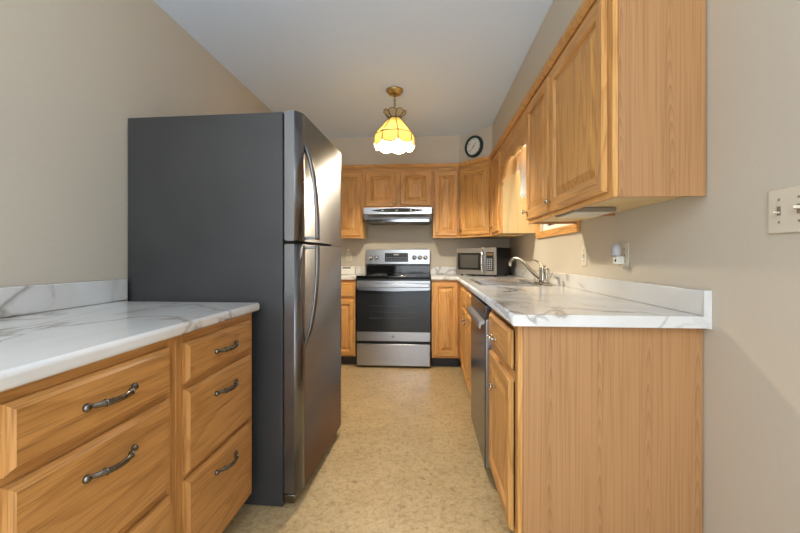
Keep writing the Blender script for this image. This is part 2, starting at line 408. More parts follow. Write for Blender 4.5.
# ------------------------------------------------------------------ the room
XL, XR, YB, ZC = -1.388, .93, 4.52, 2.41
Y0 = -.7
UZ0, UZ1 = 1.315, 2.062            # wall cabinets
UX, UY = .625, 4.19                # faces of the wall cabinets
BX, BY = .312, 3.91                # faces of the base cabinets
WY0, WY1, WZ0, WZ1 = 2.50, 3.32, 1.318, 2.0
struct('floor', MB().box(XL - .1, XR + .1, Y0, YB + .1, -.08, 0), 'vinyl')
struct('ceiling', MB().box(XL - .1, XR + .1, Y0 - 1.5, YB + .1, ZC, ZC + .1), 'ceiling')
struct('wall_left', MB().box(XL - .1, XL, Y0, YB + .1, 0, ZC), 'wall')
struct('wall_back', MB().box(XL, XR, YB, YB + .1, 0, ZC), 'wall')
wr = MB()
wr.box(XR, XR + .12, Y0, WY0, 0, ZC).box(XR, XR + .12, WY1, YB + .1, 0, ZC).box(XR, XR + .12, WY0, WY1, 0, WZ0).box(XR, XR + .12, WY0, WY1, WZ1, ZC)
struct('wall_right', wr, 'wall')
# soffit over the wall cabinets, with the corner cut at 45 degrees
SX, SY = UX + .008, UY + .008
poly = [(XL, YB), (XL, SY), (.335, SY), (SX, SY - (SX - .335)), (SX, 1.370), (XR, 1.370), (XR, YB)]
struct('soffit', MB().prism(poly, UZ1 + .002, ZC), 'wall')
# oak crown strip along the soffit foot
def strip(path, z0, z1, t):
    mb = MB(); n = len(path); dirs = [(Vector(b) - Vector(a)).normalized() for a, b in zip(path, path[1:])]
    prof = [(0, z0), (-t * .5, z0), (-t, z0 + .018), (-t, z1), (0, z1)]
    rings = []
    for i, p in enumerate(path):
        d = dirs[max(i - 1, 0)]; e = dirs[min(i, n - 2)]
        nd, ne = Vector((-d.y, d.x)), Vector((-e.y, e.x)); m_ = (nd + ne).normalized(); k = 1 / m_.dot(nd)
        rings.append([mb.bm.verts.new((p[0] + m_.x * o * k, p[1] + m_.y * o * k, z)) for o, z in prof])
    for a, b in zip(rings, rings[1:]):
        for j in range(len(prof)): mb.bm.faces.new((a[j], a[(j + 1) % len(prof)], b[(j + 1) % len(prof)], b[j]))
    mb.bm.faces.new(rings[0]); mb.bm.faces.new(rings[-1]); return mb
struct('trim_1', strip([(XL, SY - .001), (.335, SY - .001), (SX - .001, SY - (SX - .335)), (SX - .001, 1.370)], UZ1 + .004, UZ1 + .046, .030), 'oak_x')
# window over the sink
wf = MB(); cw = .055
for a in ((WY0 - cw, WY1 + cw, WZ0 - cw, WZ0), (WY0 - cw, WY1 + cw, WZ1, WZ1 + cw)): wf.box(XR - .018, XR - .001, a[0], a[1], a[2], a[3], 0, .003)
for a in ((WY0 - cw, WY0), (WY1, WY1 + cw)): wf.box(XR - .018, XR - .001, a[0], a[1], WZ0, WZ1, 1, .003)
o = wf.build('window_1', ['oak_y', 'oak_z']); o['kind'] = 'structure'
sf = MB()
for a in ((WY0 + .002, WY1 - .002, WZ0 + .002, WZ0 + .04), (WY0 + .002, WY1 - .002, WZ1 - .04, WZ1 - .002), (WY0 + .002, WY1 - .002, 1.64, 1.67)): sf.box(XR + .03, XR + .06, *a)
for a in ((WY0 + .002, WY0 + .04), (WY1 - .04, WY1 - .002)): sf.box(XR + .03, XR + .06, a[0], a[1], WZ0 + .04, WZ1 - .04)
sf.build('sash', 'white', o)
MB().box(XR + .043, XR + .047, WY0 + .035, WY1 - .035, WZ0 + .035, WZ1 - .035).build('pane', 'pane', o)

# ------------------------------------------------------------------ cabinet parts
def door(parent, x, z, w_, h_, fw=.055, name='door', cyma=True):
    prof = [(0, -.0005), (0, -.012), (.007, -.019), (fw - .004, -.019), (fw, -.0165), (fw + .005, -.0065), (fw + .012, -.0065), (fw + .040, -.0165), (fw + .043, -.0175)]
    fr = (0, 1); pn = (0, 0)
    mids = [fr] * 5 + [pn] * 3
    return MB().rings(w_, h_, prof, mids, fill=0).build(name, ['oak_z', 'oak_x'], parent, (x, 0, z))
def drawer_front(parent, x, z, w_, h_, name='drawer', bev=.014):
    prof = [(0, -.0005), (0, -.009), (bev * .45, -.0125), (bev, -.019)]
    return MB().rings(w_, h_, prof, [(1, 0)] * 3).build(name, ['oak_x', 'oak_z'], parent, (x, 0, z))
def knob(parent, x, z, mat='bronze', r=.015, y=-.019):
    prof = [(.007, 0), (.0055, -.006), (.0055, -.012), (r * .8, -.016), (r, -.020), (r * .85, -.0255), (r * .4, -.028)]
    return MB().lathe(prof, 16, 'y').build('knob', mat, parent, (x, y, z))
def arch_pull(parent, x, z, L=.140, mat='pewter', y=-.019, name='handle'):
    mb = MB()
    ctrl = [(-L / 2, -.004, 0), (-L / 2 + .012, -.008, 0), (-L * .28, -.020, 0), (-L * .1, -.027, -.001), (L * .1, -.027, -.001), (L * .28, -.020, 0), (L / 2 - .012, -.008, 0), (L / 2, -.004, 0)]
    pts = smooth_path(ctrl, 5); n = len(pts)
    rad = []
    for i in range(n):
        t = abs(2 * i / (n - 1) - 1)
        rad.append(.0075 - .0022 * math.exp(-((t - .72) / .16) ** 2) + (.0012 if t > .9 else 0))
    mb.tube(pts, rad, 10, flat=.62, up=(0, 0, 1))
    for s_ in (-1, 1): mb.lathe([(.009, 0), (.0095, -.004), (.007, -.0085), (.003, -.0105)], 14, 'y', (s_ * (L / 2 - .002), 0, 0))
    for s_ in (-1, 1): mb.torus((s_ * L * .27, -.0195, 0), .0075, .0016, 'x', 12, 6)
    return mb.build(name, mat, parent, (x, y, z))
def cabinet(name, label, cat, loc, rz, w_, d_, z0, z1, rails, stile=(.038, .038), toe=0.0, mids=(), end=('laminate_z', 'laminate_z'), group=None, under=False):
    """local frame: x to the right of the front, y into the wall, z up. rails = heights of horizontal face frame rails (z0, z1)"""
    t = thing(name, label, cat, (loc[0], loc[1], z0), rz, group or {'wall_cabinet': 'single-door wall cabinets', 'base_cabinet': 'base cabinets with one drawer over a door', 'drawer_cabinet': 'drawer cabinets on the left'}.get(name))
    H = z1 - z0
    b = MB(); ft = .019
    if toe:
        b.box(.0, w_, ft, d_, toe, H, 0)
    elif under:
        b.box(0, .012, ft, d_, 0, H, 0).box(w_ - .012, w_, ft, d_, 0, H, 0).box(.012, w_ - .012, ft, d_, .014, H, 1)
    else: b.box(0, w_, ft, d_, 0, H, 0)
    b.build('carcass', [end[0], 'maple'], t)
    if toe: MB().box(.001, w_ - .001, .075, .09, 0, toe).build('toe_kick', 'toe', t)
    f = MB()
    f.box(0, stile[0], 0, ft - .0005, toe, H, 0, .0015, 1); f.box(w_ - stile[1], w_, 0, ft - .0005, toe, H, 0, .0015, 1)
    for a, c in rails: f.box(stile[0], w_ - stile[1], 0.0004, ft - .0005, a, c, 1)
    for a, c in mids: f.box(a, c, 0.0004, ft - .0005, rails[0][1], rails[-1][0], 0)
    f.build('face_frame', ['oak_z', 'oak_x'], t)
    return t
R_ = -PI / 2; L_ = PI / 2
CT, CTH = .914, .036                     # countertop height and thickness
CZ = CT - CTH                            # top of base cabinets
G = 'wall cabinets'; GB = 'base cabinets'
# --- left run: two drawer banks.  front faces +X
LX = -.752
def drawer_bank(y0, w_, label, pulls_x, spec):
    t = cabinet('drawer_cabinet', label, 'cabinet', (LX, y0), L_, w_, abs(XL - LX) - .004, 0, CZ - .001,
                [(.10, .135), (.405, .445), (.695, .735), (CZ - .03, CZ - .001)], toe=.10)
    for (x0, x1, z0, z1, pz) in spec:
        d = drawer_front(t, x0, z0, x1 - x0, z1 - z0)
        arch_pull(d, (x1 - x0) / 2 + pulls_x, pz - z0)
    for ch in t.children:
        for sl in ch.data.materials[:]:
            k = {'oak_grain_x': 'deep_x', 'oak_grain_z': 'deep_z'}.get(sl.name)
            if k: ch.data.materials[ch.data.materials.find(sl.name)] = M[k]
    return t
ya, yb, yc = .585, 1.112, 1.618
drawer_bank(ya, yb - ya - .001, 'oak drawer cabinet nearest the camera, at the left edge of the photo', .002,
            [(.046, .488, .722, .852, .787), (.046, .488, .445, .704, .634), (.046, .488, .125, .425, .36)])
drawer_bank(yb, yc - yb, 'narrower oak drawer cabinet beside the black side of the refrigerator', .005,
            [(.030, .476, .722, .848, .783), (.030, .476, .440, .704, .637), (.030, .476, .125, .425, .363)])
# --- right run, front faces -X: local x runs towards the camera
NE = 1.385
t = cabinet('base_cabinet', 'oak base cabinet ending the right run, with one drawer over one door', 'cabinet', (BX, 1.945), R_, 1.945 - NE, XR - BX - .004, 0, CZ - .001,
            [(.10, .125), (.66, .70), (CZ - .025, CZ - .001)], toe=.10)
d = drawer_front(t, .03, .703, .47, .142); arch_pull(d, .17, .05, .085, 'nickel')
d = door(t, .03, .115, .47, .548, .05); knob(d, .19, .43, 'nickel', .016)
# the sink base
t = cabinet('sink_cabinet', 'oak sink base cabinet beyond the dishwasher, below the sink', 'cabinet', (BX, 3.495), R_, 3.495 - 2.592, XR - BX - .012, 0, .70,
            [(.10, .135), (.655, .699)], toe=.10, mids=[(.43, .47)])
ff = MB().box(0, .903, .0, .019, .7005, CZ - .001).build('apron', 'oak_x', t)
d = drawer_front(ff, .03, .705, .40, .14, 'false_drawer'); d = drawer_front(ff, .473, .705, .40, .14, 'false_drawer')
d = door(t, .03, .118, .40, .555); knob(d, .36, .49, 'nickel', .016)
d = door(t, .473, .118, .40, .555); knob(d, .04, .49, 'nickel', .016)
# corner and back run (front faces -Y)
t = cabinet('corner_base_cabinet', 'oak base cabinet filling the corner between range and sink cabinet', 'cabinet', (.037, BY), 0, BX - .039, YB - BY - .004, 0, CZ - .001,
            [(.10, .13), (CZ - .035, CZ - .001)], stile=(.022, .022), toe=.10)
door(t, .018, .118, BX - .039 - .030, CZ - .118 - .022, .05)
cf = MB().box(BX - .001, BX + .018, 3.498, BY + .02, .10, CZ - .001)
cf.box(BX + .075, BX + .09, 3.498, BY + .08, 0, .10, 1)
tag(cf.build('corner_filler', ['oak_z', 'toe']), 'narrow oak filler strip in the inside corner of the base cabinets', 'filler panel')
LR = -.733
t = cabinet('base_cabinet', 'narrow oak base cabinet left of the range, half hidden by the refrigerator', 'cabinet', (XL + .423, BY), 0, LR - XL - .423, YB - BY - .004, 0, CZ - .001,
            [(.10, .13), (.665, .70), (CZ - .028, CZ - .001)], stile=(.026, .026), toe=.10)
wl = LR - XL - .423
d = drawer_front(t, .014, .703, wl - .030, .145, bev=.012)
d = door(t, .014, .118, wl - .030, .555, .045); knob(d, .02, .46, 'nickel', .014)

# --- wall cabinets on the back wall
UD = YB - UY - .004
def upper(name, label, loc, rz, w_, d_, doors, z0=UZ0, rails_h=(.034, .034), stile=(.034, .034), mids=(), end=('maple', 'maple'), knobmat='bronze', fw=.055, under=True):
    t = cabinet(name, label, 'cabinet', loc, rz, w_, d_, z0, UZ1, [(0, rails_h[0]), (UZ1 - z0 - rails_h[1], UZ1 - z0)], stile=stile, mids=mids, end=end, under=under)
    for (x0, x1, zb, zt, kx, kz) in doors:
        d = door(t, x0, zb - z0, x1 - x0, zt - zb, fw)
        if kx is not None: knob(d, kx - x0, kz - zb, knobmat, .014)
    return t
ZB, ZT = UZ0 + .022, UZ1 - .030
upper('wall_cabinet', 'oak wall cabinet left of the range hood, cut off by the refrigerator', (-1.13, UY), 0, 1.13 - .702, UD, [(.018, .407, ZB, ZT, None, 0)])
w3 = .70 + .052
upper('hood_cabinet', 'short two-door oak wall cabinet above the range hood', (-.70, UY), 0, w3, UD,
      [(.024, .352, 1.655, ZT, .33, 1.69), (.400, w3 - .018, 1.655, ZT, .422, 1.69)], z0=1.63, stile=(.04, .04), mids=[(.345, .405)], under=False)
upper('wall_cabinet', 'narrow single-door oak wall cabinet right of the range hood', (.054, UY), 0, .333 - .054, UD, [(.018, .262, ZB, ZT, .045, 1.375)], fw=.05)
# diagonal corner cabinet
dg_len = math.hypot(SX - .335, SX - .335)
p0 = (.335 - .004, UY - .004); ang = -PI / 4
t = thing('corner_wall_cabinet', 'angled oak wall cabinet in the corner, under the round clock', 'cabinet', (p0[0] + .004, p0[1] + .004, UZ0), ang)
cl = (UX - .335) * math.sqrt(2)
# carcass as a five sided prism in local coordinates
def loc2(x, y):
    dx, dy = x - (p0[0] + .004), y - (p0[1] + .004); c, s = math.cos(-ang), math.sin(-ang); return (dx * c - dy * s, dx * s + dy * c)
pp = [loc2(*q) for q in ((.337, UY + .02), (UX - .02 + .04, UY - (UX - .335) + .004), (XR - .004, UY - (UX - .335) + .004), (XR - .004, YB - .004), (.337, YB - .004))]
MB().prism(pp, .002, UZ1 - UZ0).build('carcass', 'maple', t)
f = MB(); f.box(0, .03, 0, .018, 0, UZ1 - UZ0, 0, .0015, 1).box(cl - .03, cl, 0, .018, 0, UZ1 - UZ0, 0, .0015, 1).box(.03, cl - .03, .0004, .018, 0, .034, 1).box(.03, cl - .03, .0004, .018, UZ1 - UZ0 - .034, UZ1 - UZ0, 1)
f.build('face_frame', ['oak_z', 'oak_x'], t)
d = door(t, .018, ZB - UZ0, cl - .036, ZT - ZB); knob(d, .03, .05, 'bronze', .014)
# right wall
y_d = UY - (UX - .335)
upper('wall_cabinet', 'slim oak wall cabinet with a pale end panel, between corner and window', (UX, y_d - .001), R_, y_d - .001 - 3.415, XR - UX - .004, [(.10, y_d - .001 - 3.415 - .016, ZB, ZT, .16, 1.385)], stile=(.09, .034))
upper('wall_cabinet', 'oak wall cabinet on the right wall, just nearer than the window', (UX, 2.485), R_, 2.485 - 2.016, XR - UX - .004, [(.020, .455, ZB, ZT, .04, 1.385)], end=('laminate_z', 'maple'), knobmat='nickel')
upper('wall_cabinet', 'largest oak wall cabinet, at upper right with its grained end panel showing', (UX, 2.015), R_, 2.015 - 1.370, XR - UX - .004, [(.014, .609, ZB, ZT, .034, 1.385)], end=('laminate_z', 'maple'), knobmat='nickel', fw=.06)
# scalloped valance between them
vy0, vy1 = 2.489, 3.412
pr = [(0, 1.735), (.035, 1.735), (.05, 1.77), (.12, 1.785), (.2, 1.84), (.28, 1.875), (.42, 1.885), (.5, 1.862), (.58, 1.885), (.72, 1.88), (.8, 1.86), (.88, 1.85), (.95, 1.87), (1, 1.87)]
pts = smooth_path([(vy1 - (vy1 - vy0) * s_, z, 0) for s_, z in pr], 5)
poly = [(p.x, p.y) for p in pts] + [(vy0, UZ1 - .001), (vy1, UZ1 - .001)]
tag(MB().prism(poly, UX + .002, UX + .020, 'yz').build('valance', 'oak_y'), 'scalloped oak valance board bridging the wall cabinets above the sink', 'valance')

# lace curtain hanging behind the valance
cr = thing('curtain', 'white lace curtain hanging behind the scalloped valance', 'curtain', (.76, 2.95, 1.97))
mb = MB(); mb.tube([(0, -.46, 0), (0, .455, 0)], .006, 8); mb.build('rod', 'white', cr)
mb = MB(); ny, nz = 120, 14; grid = []
for i in range(ny + 1):
    u = i / ny; y = .445 - .89 * u
    # far end short, then a tail that falls deepest about a third of the way along
    bot = -.14 - .06 * u
    tail = max(0, min(1, (u - .12) / .12)); tail = tail * tail * (3 - 2 * tail)
    bot = -.14 - .245 * tail + .006 * math.sin(u * 120)
    row = []
    for k in range(nz + 1):
        v = k / nz; z = .012 + (bot - .012) * v
        row.append(mb.bm.verts.new((.010 * math.sin(u * 110) * (.4 + .6 * v) + .008 * math.sin(u * 37 + v * 2), y + .05 * v * v * max(0, 1 - u / .45), z)))
    grid.append(row)
for a, b in zip(grid, grid[1:]):
    for k in range(nz):
        f = mb.bm.faces.new((a[k], b[k], b[k + 1], a[k + 1])); f.smooth = True
o = mb.build('cloth', 'lace', cr); so = o.modifiers.new('thickness', 'SOLIDIFY'); so.thickness = .0012

# ------------------------------------------------------------------ countertops
def edge_profile(z1, th): return None
lc = MB(); lf = LX + .027
lc.box(XL + .003, lf, ya - .02, yc + .024, CZ, CT, 0, .011, 4)
o = tag(lc.build('countertop', 'marble'), 'white marble-look countertop on the left drawer cabinets', 'countertop')
MB().box(XL + .002, XL + .024, ya - .02, yc + .064, CT + .0005, 1.012, 0, .004).build('backsplash', 'marble', o)
# right L-shaped top with a hole for the sink
SKX0, SKX1, SKY0, SKY1 = .372, .842, 2.69, 3.40
rx = BX - .027; re = NE - .035; by = BY - .027
rc = MB()
NO = .024
xs = [rx, SKX0, SKX1, XR - .003]; ys = [re, SKY0, SKY1, by, YB - .003]
rc.box(rx + NO, XR - .003, re, SKY0, CZ, CT); rc.box(rx + NO, XR - .003, SKY1, YB - .003, CZ, CT)
rc.box(rx + NO, SKX0, SKY0, SKY1, CZ, CT); rc.box(SKX1, XR - .003, SKY0, SKY1, CZ, CT)
rc.box(.032, rx + NO, by + NO, YB - .003, CZ, CT)
bmesh.ops.remove_doubles(rc.bm, verts=rc.bm.verts, dist=.0001)
o = tag(rc.build('countertop', 'marble'), 'white marble-look L-shaped countertop around the sink, with tall end cap', 'countertop')
def nosing(path):
    mb = MB(); n = len(path); dirs = [(Vector(q) - Vector(p)).normalized() for p, q in zip(path, path[1:])]
    prof = [(NO, CZ), (.004, CZ), (.0, CZ + .005), (0, CT - .013), (.002, CT - .006), (.006, CT - .002), (.012, CT), (NO, CT)]
    rr = []
    for i, p in enumerate(path):
        d, e = dirs[max(i - 1, 0)], dirs[min(i, n - 2)]
        nd, ne = Vector((-d.y, d.x)), Vector((-e.y, e.x)); m_ = (nd + ne).normalized(); k = 1 / m_.dot(nd)
        rr.append([mb.bm.verts.new((p[0] + m_.x * o_ * k, p[1] + m_.y * o_ * k, z)) for o_, z in prof])
    for a, b in zip(rr, rr[1:]):
        for j in range(len(prof)):
            f = mb.bm.faces.new((a[j], a[(j + 1) % 8], b[(j + 1) % 8], b[j])); f.smooth = 1 < j < 6
    mb.bm.faces.new(rr[0]); mb.bm.faces.new(rr[-1]); return mb
nosing([(.032, by), (rx, by), (rx, re)]).build('front_edge', 'marble', o)
bs = MB().box(XR - .021, XR - .002, re + .012, YB - .023, CT + .0005, .999, 0, .003).box(.032, XR - .0215, YB - .022, YB - .002, CT + .0005, .999, 0, .003)
bs.build('backsplash', 'marble', o)
ec = MB().prism([(rx + .004, CZ - .002), (rx + .001, CT - .006), (rx + .010, CT + .001), (XR - .026, CT + .001), (XR - .026, 1.001), (XR - .001, 1.001), (XR - .001, CZ - .006), (XR - .02, CZ - .002)], re - .004, re - .0005, 'xz')
ec.build('end_cap', 'marble', o)
lc = MB().box(XL + .003, LR + .003, by, YB - .003, CZ, CT, 0, .009, 3)
o = tag(lc.build('countertop', 'marble'), 'short white countertop piece left of the range', 'countertop')
MB().box(XL + .002, LR + .003, YB - .022, YB - .002, CT + .0005, .999, 0, .003).build('backsplash', 'marble', o)

# ------------------------------------------------------------------ sink and faucet
t = thing('sink', 'stainless steel sink set into the right countertop', 'sink', ((SKX0 + SKX1) / 2, (SKY0 + SKY1) / 2, CT))
hx, hy = (SKX1 - SKX0) / 2, (SKY1 - SKY0) / 2
rim = MB(); rw = .018
rim.box(-hx - rw, -hx + .02, -hy - rw, hy + rw, .0008, .006, 0, .002); rim.box(hx - .075, hx + rw, -hy - rw, hy + rw, .0008, .006, 0, .002)
rim.box(-hx + .02, hx - .075, -hy - rw, -hy + .02, .0008, .006, 0, .002); rim.box(-hx + .02, hx - .075, hy - .02, hy + rw, .0008, .006, 0, .002)
rim.box(-hx + .02, hx - .075, -.015, .015, .0008, .005, 0, .002)
rim.build('rim', 'sinksteel', t)
for y0, y1 in ((-hy + .02, -.015), (.015, hy - .02)):
    b = MB(); x0, x1 = -hx + .02, hx - .075
    prof = [(0, .004), (.004, -.01), (.012, -.15), (.03, -.172)]
    L = [[b.bm.verts.new(p) for p in ((x0 + i_, y0 + i_, z), (x1 - i_, y0 + i_, z), (x1 - i_, y1 - i_, z), (x0 + i_, y1 - i_, z))] for i_, z in prof]
    for a, c in zip(L, L[1:]):
        for k in range(4): b.bm.faces.new((a[k], a[(k + 1) % 4], c[(k + 1) % 4], c[k]))
    b.bm.faces.new(L[-1])
    bo = b.build('basin', 'sinksteel', t)
    MB().lathe([(.04, -.1715), (.042, -.169), (.03, -.168), (.008, -.170)], 20, 'z', ((x0 + x1) / 2, (y0 + y1) / 2, 0)).build('drain', 'chrome', bo)
FX, FY = .805, 2.80
t = thing('faucet', 'brushed nickel gooseneck faucet with lever behind the sink', 'faucet', (FX, FY, CT + .0065))
b = MB(); b.box(-.028, .028, -.13, .13, 0, .012, 0, .006, 3); b.build('deck_plate', 'nickel', t)
b = MB(); b.lathe([(.027, .012), (.026, .03), (.023, .05), (.023, .105), (.025, .112), (.02, .128), (.006, .134)], 24); b.build('body', 'nickel', t)
b = MB(); b.tube(smooth_path([(-.012, .012, .035), (-.05, .055, .075), (-.095, .115, .14), (-.125, .155, .172), (-.155, .19, .178), (-.178, .215, .155), (-.182, .22, .118)], 7), [.0125] * 43, 14); b.build('spout', 'nickel', t)
b = MB(); b.tube(smooth_path([(0, .0, .125), (-.012, .03, .148), (-.03, .085, .165), (-.035, .115, .166)], 6), [.008] * 7 + [.007] * 6 + [.006] * 6, 10); b.build('lever', 'nickel', t)
b = MB(); b.lathe([(.024, .012), (.022, .022), (.014, .03), (.0135, .075), (.018, .085), (.019, .105), (.013, .116), (.004, .118)], 18, 'z', (.0, -.085, 0)); b.build('sprayer', 'nickel', t)

# ------------------------------------------------------------------ dishwasher
DW = 2.585 - 1.951
t = thing('dishwasher', 'dark stainless dishwasher under the right countertop', 'dishwasher', (BX, 2.586, 0), R_)
MB().box(.004, DW - .004, .03, .57, .10, CZ - .012).build('tub', 'black', t)
dd = MB().box(.003, DW - .003, -.026, .028, .06, .800, 0, .004).build('door', 'steel_x', t)
MB().box(.006, DW - .006, -.030, -.0265, .062, .798, 0, .001).build('front_panel', 'steel_dark', dd)
MB().box(.003, DW - .003, -.030, .028, .803, CZ - .010, 0, .004).build('control_panel', 'steel_dark', t)
b = MB(); b.prism([(-.0305, .792), (-.052, .786), (-.058, .774), (-.056, .752), (-.050, .750), (-.046, .770), (-.0305, .776)], .025, DW - .025, 'yz'); b.build('handle', 'steel_x', dd)
MB().box(.006, DW - .006, .05, .07, .0, .099).build('toe_kick', 'toe', t)

# ------------------------------------------------------------------ refrigerator
FA = L_ - .030
fr = thing('refrigerator', 'tall top-freezer refrigerator with stainless doors and black sides', 'refrigerator', (-.558, 1.676, 0), FA)
FW, FD, FT = .765, .824, 1.752
b = MB(); b.box(0, FW, .082, FD, .006, FT, 0, .004); b.build('case', 'fridgeside', fr)
def fdoor(name, z0, z1):
    b = MB(); n = 64; outer = []
    for i in range(n + 1):
        u = i / n; x = .001 + u * (FW - .002)
        outer.append((x, .004 + .024 * max(0, (abs(2 * u - 1) - .88) / .12) ** 2))
    poly = [(.001, .074)] + [(.001, .030)] + outer[1:-1] + [(FW - .001, .030), (FW - .001, .074)]
    b.prism(poly, z0, z1)
    es = [e for e in b.bm.edges if abs(e.verts[0].co.z - e.verts[1].co.z) < 1e-5]
    bmesh.ops.bevel(b.bm, geom=es, offset=.004, segments=2, affect='EDGES')
    for f in b.bm.faces:
        if abs(f.normal.z) < .5 and f.calc_center_median().y < .029: f.smooth = True
    o = b.build(name, 'steel_z', fr)
    MB().box(.012, FW - .012, .0745, .0815, z0 + .01, z1 - .01).build('gasket', 'gasket', o)
    return o
GAP = 1.175
fz = fdoor('freezer_door', GAP + .007, 1.758); fd = fdoor('fresh_food_door', .062, GAP - .007)
def fhandle(parent, za, zb):
    """za is the far end lying on the door, zb the end by the gap standing off it"""
    b = MB(); hx = .072; L = zb - za
    y0 = .012
    ctrl = [(hx, y0 - .002, za), (hx, y0 - .012, za + L * .05), (hx, y0 - .034, za + L * .2), (hx, y0 - .053, za + L * .45), (hx, y0 - .064, za + L * .75), (hx, y0 - .066, zb)]
    pts = smooth_path(ctrl, 8); n = len(pts)
    b.tube(pts, [.011 + .005 * min(1, i / n * 3) for i in range(n)], 14, flat=.62, up=(1, 0, 0))
    sg = 1 if zb > za else -1
    b.box(hx - .009, hx + .009, y0 - .060, y0 - .001, min(zb - sg * .002, zb - sg * .014), max(zb - sg * .002, zb - sg * .014), 0, .003)
    b.build('handle', 'steel_z', parent)
fhandle(fz, 1.63, GAP + .014); fhandle(fd, .70, GAP - .014)
b = MB().box(FW - .085, FW - .035, .0105, .0175, 1.600, 1.618, 0, .002); b.build('badge', 'chrome', fz)
b = MB().box(.005, FW - .005, .085, .10, .004, .021); b.box(.02, FW - .02, .05, .081, .012, .055, 0, .003); b.build('kick_grille', 'black', fr)
b = MB().box(FW - .09, FW - .01, .035, .11, FT + .0105, FT + .028, 0, .005); b.build('hinge_cover', 'black', fr)
for x in (.05, FW - .05): MB().lathe([(.018, 0), (.018, .015), (.01, .022)], 12, 'z', (x, .14, 0)).build('foot', 'rubber', fr)
for x in (.05, FW - .05): MB().lathe([(.018, 0), (.018, .015), (.01, .022)], 12, 'z', (x, .68, 0)).build('foot', 'rubber', fr)
b = MB(); b.box(.006, .030, .030, .081, .020, .058, 0, .004); b.build('hinge', 'pewter', fr)

# ------------------------------------------------------------------ range
RX0, RW = -.716, .742
rg = thing('range', 'stainless electric range with black oven door, between the base cabinets', 'stove', (RX0, 3.885, 0))
RD = YB - 3.885 - .012
b = MB(); b.box(0, RW, .032, RD, .03, .900); b.build('body', 'darkcase', rg)
b = MB(); b.box(-.004, RW + .004, -.012, RD - .075, .9015, .922, 0, .006, 3); ck = b.build('cooktop', 'blackglass', rg)
b = MB()
for x, y, r in ((.19, .13, .10), (.57, .13, .085), (.19, .38, .075), (.57, .38, .10), (.38, .42, .05)): b.torus((x, y, .9222), r, .0012, 'z', 32, 6)
b.build('burner_ring', 'label_grey', ck)
b = MB(); b.box(.004, RW - .004, .001, .031, .245, .898, 0, .006); b.build('front_frame', 'black', rg)
# oven door
od = MB().box(.003, RW - .003, -.022, -.0005, .270, .875, 0, .005).build('oven_door', 'ovenglass', rg)
b = MB(); b.box(.004, RW - .004, -.0255, -.0225, .272, .362, 0, .001); b.build('lower_band', 'steel_x', od)
b = MB(); b.prism([(.004, .872), (.004, .785), (.03, .778), (RW / 2, .768), (RW - .03, .778), (RW - .004, .785), (RW - .004, .872)], -.0248, -.0225, 'xz'); b.build('upper_band', 'steel_x', od)
b = MB()
b.prism([(.004, .785), (.03, .776), (.2, .755), (RW / 2, .745), (RW - .2, .755), (RW - .03, .776), (RW - .004, .785), (RW - .004, .767), (RW - .004, .364), (.004, .364)][0:7] + [(RW - .004, .366), (.004, .366)], -.0238, -.0225, 'xz')
b.build('glass', 'ovenglass', od)
b = MB(); b.box(.13, RW - .13, -.0250, -.0240, .43, .69, 0); wn = b.build('window', 'ovenglass', od)
b = MB()
for z in (.50, .56, .62): b.tube([(.135, -.0256, z), (RW - .135, -.0256, z)], .0012, 6)
b.build('oven_rack', 'label_grey', wn)
b = MB()
b.box(.010, RW - .010, -.072, -.055, .808, .848, 0, .007, 3)
for x in (.03, RW - .06): b.box(x, x + .03, -.055, -.0252, .816, .840, 0, .003)
b.build('handle', 'steel_x', od)
b = MB(); b.lathe([(.014, -.0257), (.014, -.0278), (.012, -.0284)], 24, 'y', (RW / 2, 0, .318)); bd = b.build('badge', 'keypad', od)
b = MB(); b.torus((RW / 2, -.0286, .318), .0105, .0009, 'y', 24, 6); b.torus((RW / 2 - .003, -.0286, .318), .0035, .0008, 'y', 14, 6); b.torus((RW / 2 + .004, -.0286, .318), .0035, .0008, 'y', 14, 6, 1.3); b.build('emblem', 'label_grey', bd)
b = MB(); b.box(.003, RW - .003, -.020, .030, .022, .242, 0, .006); b.build('storage_drawer', 'steel_x', rg)
for x in (.04, RW - .04):
    for y in (.06, RD - .05): MB().lathe([(.016, 0), (.016, .012), (.008, .03)], 12, 'z', (x, y, 0)).build('foot', 'rubber', rg)
# back panel with controls
b = MB(); y0 = RD - .07
b.prism([(y0 + .004, .924), (RD - .002, .924), (RD - .002, 1.188), (y0 + .020, 1.190), (y0 + .010, 1.175), (y0 + .014, 1.035), (y0 + .004, 1.030)], .012, RW - .012, 'yz'); bgd = b.build('backguard', 'blackglass', rg)
b = MB(); b.prism([(y0 + .009, 1.012), (y0 + .0035, 1.012), (y0 - .006, 1.03), (y0 + .001, 1.192), (y0 + .014, 1.196), (y0 + .014, 1.192)], .008, RW - .008, 'yz'); cp = b.build('control_panel', 'steel_x', bgd)
b = MB(); b.prism([(.225, 1.055), (.49, 1.055), (.49, 1.155), (.225, 1.155)], y0 - .009, y0 + .0, 'xz'); dp = b.build('display', 'black', cp)
b = MB()
for i in range(9):
    for j in range(2): b.box(.236 + i * .028, .254 + i * .028, y0 - .0105, y0 - .0092, 1.067 + j * .026, 1.082 + j * .026)
b.build('keypad', 'label_grey', dp)
MB().box(.325, .385, y0 - .0105, y0 - .0092, 1.128, 1.146).build('readout', 'keypad', dp)
for x in (.062, .128, .562, .625, .688):
    k = MB().lathe([(.026, -.0005), (.026, -.006), (.022, -.009), (.020, -.030), (.017, -.033), (.004, -.034)], 20, 'y').build('knob', 'chrome', cp, (x, y0 - .006, 1.103))
    MB().box(-.003, .003, -.0362, -.0345, -.012, .014).build('pointer', 'black', k)

